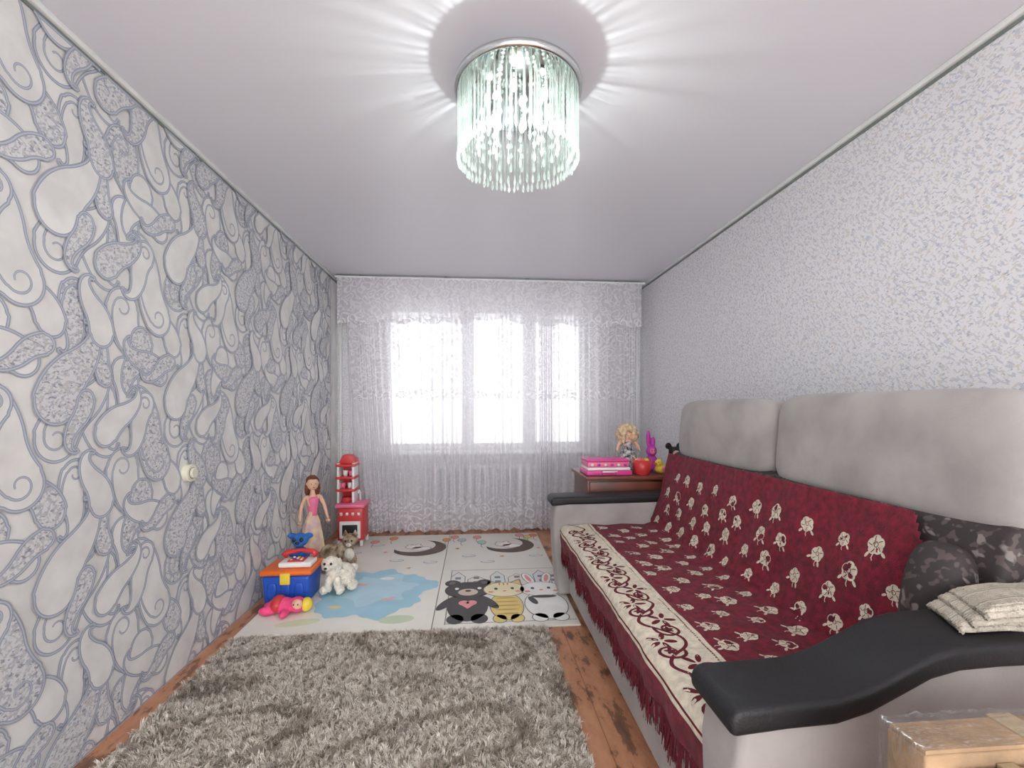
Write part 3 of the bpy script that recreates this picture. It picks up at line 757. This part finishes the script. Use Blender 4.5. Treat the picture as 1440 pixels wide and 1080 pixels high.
lathe('pot',[(.03,0),(.042,.01),(.044,.045)],(x0+.06,y0+.10,.37),m_red,tk,18); tube('tap',[(x1-.06,y0+.16,.37),(x1-.06,y0+.16,.45),(x1-.06,y0+.12,.47),(x1-.06,y0+.09,.45)],.008,m_wh,tk)
box('tower_l',x0-.02,x0,y0+.06,y1,.37,.72,m_wh,tk,.005); box('tower_r',x0+.11,x0+.13,y0+.06,y1,.37,.72,m_wh,tk,.005); box('tower_back',x0-.02,x0+.13,y1-.02,y1,.37,.76,m_red,tk,.006)
for k,z in enumerate((.47,.58,.69)): box('shelf_%d'%k,x0-.03,x0+.14,y0+.05,y1,z,z+.022,m_red,tk,.005)
for k,(xx,z,c) in enumerate(((x0+.02,.492,m_pink),(x0+.08,.492,m_wh),(x0+.04,.602,m_wh),(x0+.09,.602,m_pink))): lathe('cup_%d'%k,[(.018,0),(.024,.05)],(xx,y0+.12,z),c,tk,14)
extr('hood',[(x0-.02,.712),(x0+.13,.712),(x0+.09,.79),(x0+.02,.79)],y0+.10,y1,m_red,tk,.006)

def doll(name,x,y,z0,h,hair,dress,top,yaw=0,wide=1.0,fluff=None):
    e=empty(name,(x,y,z0)); s=h; q=lambda a,b,c:(x+a*s*math.cos(yaw)-b*s*math.sin(yaw),y+a*s*math.sin(yaw)+b*s*math.cos(yaw),z0+c*s)
    W=wide
    J=[(q(0,0,.52),.052*s*W),(q(0,0,.60),.038*s*W),(q(0,0,.72),.055*s*W),(q(0,0,.79),.026*s*W),(q(0,0,.845),.026*s*W),
       (q(-.075*W,0,.765),.026*s*W),(q(-.115*W,-.01,.66),.020*s*W),(q(-.135*W,-.05,.56),.016*s*W),(q(-.14*W,-.085,.515),.014*s*W),
       (q(.075*W,0,.765),.026*s*W),(q(.12*W,.0,.66),.020*s*W),(q(.14*W,-.03,.56),.016*s*W),(q(.15*W,-.05,.51),.014*s*W),
       (q(-.04,0,.48),.045*s),(q(-.045,0,.27),.028*s),(q(-.045,0,.05),.018*s),(q(-.045,-.05,.018),.016*s),
       (q(.04,0,.48),.045*s),(q(.045,0,.27),.028*s),(q(.045,0,.05),.018*s),(q(.045,-.05,.018),.016*s)]
    E=[(0,1),(1,2),(2,3),(3,4),(2,5),(5,6),(6,7),(7,8),(2,9),(9,10),(10,11),(11,12),(0,13),(13,14),(14,15),(15,16),(0,17),(17,18),(18,19),(19,20)]
    skinfig('body',J,E,m_skin,e)
    for k,hp in enumerate((q(-.14*W,-.085,.515),q(.15*W,-.05,.51))):
        for f_ in range(5):
            d=(f_-2)*.007*s; L=(.028,.034,.037,.034,.026)[f_]*s
            tube('finger_%d_%d'%(k,f_),[(hp[0]+d,hp[1],hp[2]),(hp[0]+d*1.5,hp[1]-.006*s,hp[2]-L*.6),(hp[0]+d*1.6,hp[1],hp[2]-L)],[.0048*s,.0045*s,.0035*s],m_skin,e,6)
    Hs=1.0 if fluff is None else 1.9; hz=.905 if fluff is None else .92
    ell('head',q(0,-.005,hz),(.060*s*Hs,.062*s*Hs,.072*s*Hs),m_skin,e,20)
    for t_ in(-1,1):
        ell('eye_%d'%t_,q(t_*.022*Hs,-.057*Hs,hz+.003),(.010*s*Hs,.006*s*Hs,.009*s*Hs),m_wh,e,10); ell('iris_%d'%t_,q(t_*.022*Hs,-.063*Hs,hz+.003),(.005*s*Hs,.003*s*Hs,.007*s*Hs),m_bk,e,8); ell('ear_%d'%t_,q(t_*.06*Hs,0,hz),(.007*s,.012*s,.016*s),m_skin,e,8)
    ell('nose',q(0,-.066*Hs,hz-.01),(.006*s*Hs,.008*s*Hs,.008*s*Hs),m_skin,e,8); ell('mouth',q(0,-.060*Hs,hz-.032*Hs),(.014*s*Hs,.006*s*Hs,.005*s*Hs),m_red,e,8)
    lathe('skirt',[(.05*s*W,.56*s),(.075*s*W,.50*s),(.10*s*W,.36*s),(.125*s*W,.20*s),(.14*s*W,.08*s)][::-1],(x,y,z0),dress,e,36,wob=.07,wn=9)
    lathe('bodice',[(.052*s*W,.55*s),(.046*s*W,.60*s),(.062*s*W,.69*s),(.066*s*W,.735*s),(.05*s*W,.765*s)],(x,y,z0),top,e,24,sy=.85)
    if fluff is None:
        blob('hair',[(q(0,.022,.93),(.068*s,.062*s,.068*s)),(q(0,.045,.86),(.07*s,.035*s,.09*s)),(q(-.055,.02,.85),(.022*s,.03*s,.09*s)),(q(.055,.02,.85),(.022*s,.03*s,.09*s)),(q(0,.05,.77),(.055*s,.028*s,.08*s)),(q(0,-.02,.972),(.045*s,.045*s,.018*s))],hair,e,.006,.008,.012)
    else:
        rr=random.Random(3); parts=[(q(0,.08,.95),(fluff*s*.9,fluff*s*.6,fluff*s*.85))]
        for k in range(200):
            a=rr.uniform(0,2*math.pi); el=rr.uniform(-1.2,1.5); R_=fluff*rr.uniform(.85,1.05)
            px,py,pz=math.cos(a)*math.cos(el)*R_,math.sin(a)*math.cos(el)*R_,math.sin(el)*R_
            if py<-.35*R_ and -.9*R_<pz<.3*R_ and abs(px)<.45*R_: continue
            parts.append((q(px,.05+py*.8,.94+pz),(.055*s,.055*s,.055*s)))
        blob('curls',parts,hair,e,.006,.008,.014)
    return e
m_dress=mat('doll_dress',(236,190,200),.6,var=.08,vs=16,col2=(244,226,170)); 
d1=doll('doll',-1.24,3.60,0,.70,m_hairb,m_dress,m_pink,yaw=.5); d1.location.z=.0135

tb=empty('toy_chest',(-1.16,3.02,0))
extr('tub',[(-1.29,.0),(-1.03,.0),(-1.015,.18),(-1.305,.18)],2.90,3.13,m_blue,tb,.02,4)
box('lid',-1.315,-1.005,2.89,3.14,.18,.215,m_or,tb,.015,4)
for k in range(3): ell('panel_%d'%k,(-1.24+k*.08,2.896,.09),(.028,.006,.05),m_blue,tb,16,p=4)
box('latch',-1.19,-1.13,2.883,2.897,.13,.2,m_yel,tb,.005)
ph=empty('toy_phone',(-1.12,2.99,.216))
box('body',-1.22,-1.02,2.93,3.05,.217,.25,m_wh,ph,.012,4)
box('keypad',-1.17,-1.07,2.945,3.03,.25,.258,m_red,ph,.004)
for i in range(3):
    for j in range(3): ell('key_%d%d'%(i,j),(-1.15+i*.03,2.962+j*.025,.26),(.009,.008,.005),[m_yel,m_blue,m_wh][(i+j)%3],ph,10)
tube('handset',[(-1.22,3.035,.262),(-1.20,3.04,.285),(-1.12,3.045,.295),(-1.04,3.04,.285),(-1.02,3.035,.262)],[.022,.018,.012,.018,.022],m_red,ph,14)
bp=empty('blue_plush_toy',(-1.14,3.095,.216)); m_bpl=mat('blue_plush',(48,104,176),.95,var=.1,vs=40,bump=.5)
blob('body',[((-1.15,3.11,.255),(.055,.03,.045)),((-1.15,3.105,.345),(.055,.045,.045)),((-1.205,3.11,.37),(.030,.015,.02)),((-1.095,3.11,.37),(.030,.015,.02)),((-1.20,3.10,.26),(.02,.02,.03)),((-1.10,3.10,.26),(.02,.02,.03)),((-1.15,3.09,.325),(.035,.035,.025))],m_bpl,bp,.006)
for s_ in(-1,1): ell('eye_%d'%s_,(-1.15+s_*.024,3.062,.355),(.012,.007,.016),m_bk,bp,10)
ell('nose',(-1.15,3.055,.335),(.015,.010,.010),m_bk,bp,10)
for e_ in (tk,tb,ph,bp): e_.location.z+=.0135

wd=empty('white_plush_dog',(-.94,3.10,0.013)); m_fl=mat('white_fluff',(238,230,214),.95,var=.05,vs=30,bump=1.0,bs=90)
Z=.022
blob('body',[((-.92,3.14,Z+.085),(.085,.08,.08)),((-.95,3.08,Z+.11),(.055,.05,.07)),((-.965,3.055,Z+.19),(.052,.048,.046)),((-.975,3.01,Z+.178),(.024,.026,.02)),
  ((-1.0,3.03,Z+.03),(.026,.045,.03)),((-.90,3.03,Z+.03),(.026,.045,.03)),((-.84,3.10,Z+.03),(.035,.05,.03)),((-.97,3.02,Z+.07),(.022,.022,.055)),((-.915,3.02,Z+.07),(.022,.022,.055)),
  ((-1.015,3.065,Z+.18),(.015,.02,.04)),((-.915,3.07,Z+.18),(.015,.02,.04)),((-.86,3.2,Z+.11),(.03,.03,.03))],m_fl,wd,.006,.014,.014)
for s_ in(-1,1): ell('eye_%d'%s_,(-.97+s_*.02,3.000,Z+.205),(.008,.007,.009),m_bk,wd,10)
ell('nose',(-.978,2.980,Z+.182),(.010,.008,.008),m_bk,wd,10)
wd.location.x+=.03

pcx=empty('plush_cat',(-1.0,3.52,.013)); m_cat=mat('tabby_plush',(126,96,72),.95,var=.1,vs=18,col2=(206,186,160),bump=.5)
Z=.017
blob('body',[((-1.07,3.54,Z+.10),(.10,.07,.085)),((-.98,3.52,Z+.13),(.065,.06,.08)),((-.93,3.49,Z+.22),(.058,.052,.050)),((-.925,3.445,Z+.205),(.026,.022,.02)),
  ((-.955,3.46,Z+.06),(.024,.026,.06)),((-.90,3.475,Z+.06),(.024,.026,.06)),((-1.12,3.48,Z+.035),(.05,.035,.035)),((-1.04,3.47,Z+.03),(.045,.03,.03)),((-.95,3.44,Z+.018),(.026,.035,.018)),((-.895,3.45,Z+.018),(.026,.035,.018))],m_cat,pcx,.006,.006,.02)
for s_ in(-1,1):
    lathe('ear_%d'%s_,[(.022,0),(.014,.022),(.002,.045)],(-.93+s_*.036,3.495,Z+.252),m_cat,pcx,12,sy=.5)
    ell('eye_%d'%s_,(-.93+s_*.022,3.443,Z+.228),(.008,.005,.009),m_bk,pcx,10)
ell('chest',(-.93,3.465,Z+.12),(.038,.024,.05),m_fl,pcx,14); ell('muzzle',(-.925,3.428,Z+.203),(.02,.012,.013),m_fl,pcx,12); ell('nose',(-.925,3.416,Z+.208),(.006,.004,.005),m_pink,pcx,8)
tube('tail',[(-1.10,3.54,Z+.08),(-1.13,3.50,Z+.05),(-1.12,3.44,Z+.03),(-1.07,3.42,Z+.025)],[.022,.02,.018,.014],m_cat,pcx)

pk=empty('pink_plush_doll',(-1.15,2.80,.013)); m_pp=mat('pink_plush',(238,80,130),.9,var=.08,vs=30,bump=.4)
Z=.014
blob('body',[((-1.14,2.80,Z+.045),(.085,.055,.045)),((-1.05,2.79,Z+.05),(.05,.048,.045)),((-1.21,2.76,Z+.028),(.05,.024,.026)),((-1.21,2.83,Z+.028),(.05,.024,.026)),((-1.10,2.73,Z+.025),(.024,.045,.022)),((-1.10,2.86,Z+.025),(.024,.03,.022))],m_pp,pk,.006)
ell('face',(-1.04,2.765,Z+.06),(.032,.026,.03),m_skin,pk,14); ell('hat',(-1.00,2.80,Z+.045),(.035,.04,.04),m_yel,pk,14); ell('skirt',(-1.16,2.80,Z+.052),(.045,.062,.05),m_red,pk,16)
for s_ in(-1,1): ell('eye_%d'%s_,(-1.04+s_*.012,2.74,Z+.068),(.004,.004,.005),m_bk,pk,8)

# ---------------- chest at the far side of the sofa
cab=empty('wooden_chest',(1.15,3.35,0)); m_wd=mat('dark_wood',(96,52,40),.35,var=.18,vs=4); m_wd2=mat('wood_edge',(112,62,48),.35,var=.15,vs=6)
box('carcass',.79,1.60,3.16,3.58,.05,.72,m_wd,cab,.004); box('top',.77,1.62,3.12,3.60,.72,.745,m_wd2,cab,.005)
for k in range(3):
    box('drawer_%d'%k,.805,1.585,3.143,3.16,.09+k*.21,.285+k*.21,m_wd2,cab,.004); lathe('pull_%d'%k,[(.012,-.01),(.012,.01)],(1.19,3.135,.19+k*.21),m_chr,cab,12)
for i,(x,y) in enumerate(((.80,3.17),(1.56,3.17),(.80,3.54),(1.56,3.54))): box('foot_%d'%i,x,x+.035,y,y+.035,0,.05,m_wd,cab)
ZT=.746
pc_=empty('pink_toy_case',(.95,3.27,ZT))
box('tray',.79,1.12,3.17,3.40,ZT,ZT+.035,m_mag,pc_,.008); box('book',.80,1.11,3.18,3.39,ZT+.036,ZT+.055,m_wh,pc_,.003); box('box_upper',.80,1.10,3.18,3.38,ZT+.056,ZT+.095,m_pink,pc_,.008)
box('lid',.795,1.105,3.175,3.385,ZT+.096,ZT+.112,m_mag,pc_,.006)
for k in range(6): ell('gem_%d'%k,(.83+k*.048,3.172,ZT+.075),(.012,.006,.010),[m_wh,m_pur][k%2],pc_,8)
tube('handle',[(.90,3.165,ZT+.018),(.90,3.14,ZT+.03),(1.0,3.14,ZT+.03),(1.0,3.165,ZT+.018)],.006,m_wh,pc_)
rb=empty('red_basket',(1.21,3.22,ZT)); lathe('bowl',[(.045,0),(.06,.02),(.072,.105),(.066,.105),(.055,.02)],(1.21,3.22,ZT),m_red,rb,26,caps=False); lathe('bottom',[(.045,.001),(.055,.006)],(1.21,3.22,ZT),m_red,rb,26)
for k in range(7): ell('ball_%d'%k,(1.21+.035*math.cos(k*.9),3.22+.035*math.sin(k*.9),ZT+.095),(.02,.02,.02),[m_yel,m_pink,m_or][k%3],rb,12)
m_blond=mat('blond_curls',(206,180,146),.85,var=.16,vs=40,bump=.6)
m_bw=mat('doll_checks',(34,32,38),.6,var=.1,vs=45,col2=(226,222,220))
doll('curly_doll',1.185,3.46,ZT,.29,m_blond,m_bw,m_bw,yaw=0,wide=2.2,fluff=.27)
pu=empty('purple_plush_toy',(1.36,3.40,ZT))
blob('body',[((1.36,3.42,ZT+.06),(.05,.045,.06)),((1.355,3.41,ZT+.15),(.042,.04,.045)),((1.335,3.42,ZT+.24),(.018,.016,.07)),((1.375,3.42,ZT+.215),(.016,.016,.045)),((1.32,3.38,ZT+.07),(.018,.03,.018)),((1.40,3.38,ZT+.07),(.018,.03,.018)),((1.335,3.37,ZT+.02),(.022,.035,.02)),((1.39,3.37,ZT+.02),(.022,.035,.02))],m_pur,pu,.006)
ell('face',(1.355,3.378,ZT+.148),(.024,.012,.024),m_pink,pu,12)
for s_ in(-1,1): ell('eye_%d'%s_,(1.355+s_*.011,3.367,ZT+.156),(.004,.003,.006),m_bk,pu,8)
yt=empty('yellow_toy_duck',(1.35,3.22,ZT))
blob('body',[((1.36,3.23,ZT+.035),(.05,.038,.034)),((1.335,3.22,ZT+.08),(.028,.026,.028)),((1.405,3.235,ZT+.05),(.022,.02,.016))],m_yel,yt,.005)
ell('beak',(1.305,3.21,ZT+.076),(.014,.012,.006),m_or,yt,10); ell('wing',(1.37,3.19,ZT+.04),(.026,.006,.018),m_pink,yt,10); ell('eye',(1.325,3.196,ZT+.088),(.004,.003,.004),m_bk,yt,8)
mk=empty('black_plush_mouse',(1.49,3.30,ZT))
blob('body',[((1.49,3.31,ZT+.055),(.048,.042,.055)),((1.49,3.30,ZT+.15),(.044,.04,.042)),((1.447,3.31,ZT+.195),(.026,.010,.026)),((1.533,3.31,ZT+.195),(.026,.010,.026)),((1.465,3.265,ZT+.022),(.020,.035,.020)),((1.515,3.265,ZT+.022),(.020,.035,.020))],m_bk,mk,.005)
ell('face',(1.49,3.267,ZT+.142),(.027,.012,.025),m_skin,mk,12); ell('shorts',(1.49,3.30,ZT+.05),(.052,.046,.034),m_red,mk,14); ell('nose',(1.49,3.252,ZT+.14),(.007,.006,.006),m_bk,mk,8)

# ---------------- world: bright day; sky boosted behind camera as added fill through the room's open end
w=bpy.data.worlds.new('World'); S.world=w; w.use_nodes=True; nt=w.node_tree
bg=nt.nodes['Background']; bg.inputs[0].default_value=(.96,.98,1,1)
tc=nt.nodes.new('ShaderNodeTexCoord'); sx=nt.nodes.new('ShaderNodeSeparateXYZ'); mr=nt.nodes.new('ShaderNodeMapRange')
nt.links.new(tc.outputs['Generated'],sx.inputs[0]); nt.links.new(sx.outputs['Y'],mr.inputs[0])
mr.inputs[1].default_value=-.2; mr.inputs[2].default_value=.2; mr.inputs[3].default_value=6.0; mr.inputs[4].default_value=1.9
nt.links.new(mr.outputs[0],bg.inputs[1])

cam=bpy.data.cameras.new('camera'); cam.lens=16; cam.sensor_width=36; cam.shift_y=33/1440; cam.clip_start=.02
co=bpy.data.objects.new('camera',cam); co.location=(0,0,1.23); co.rotation_euler=(math.radians(90),0,math.radians(-4.65)); S.collection.objects.link(co); S.camera=co
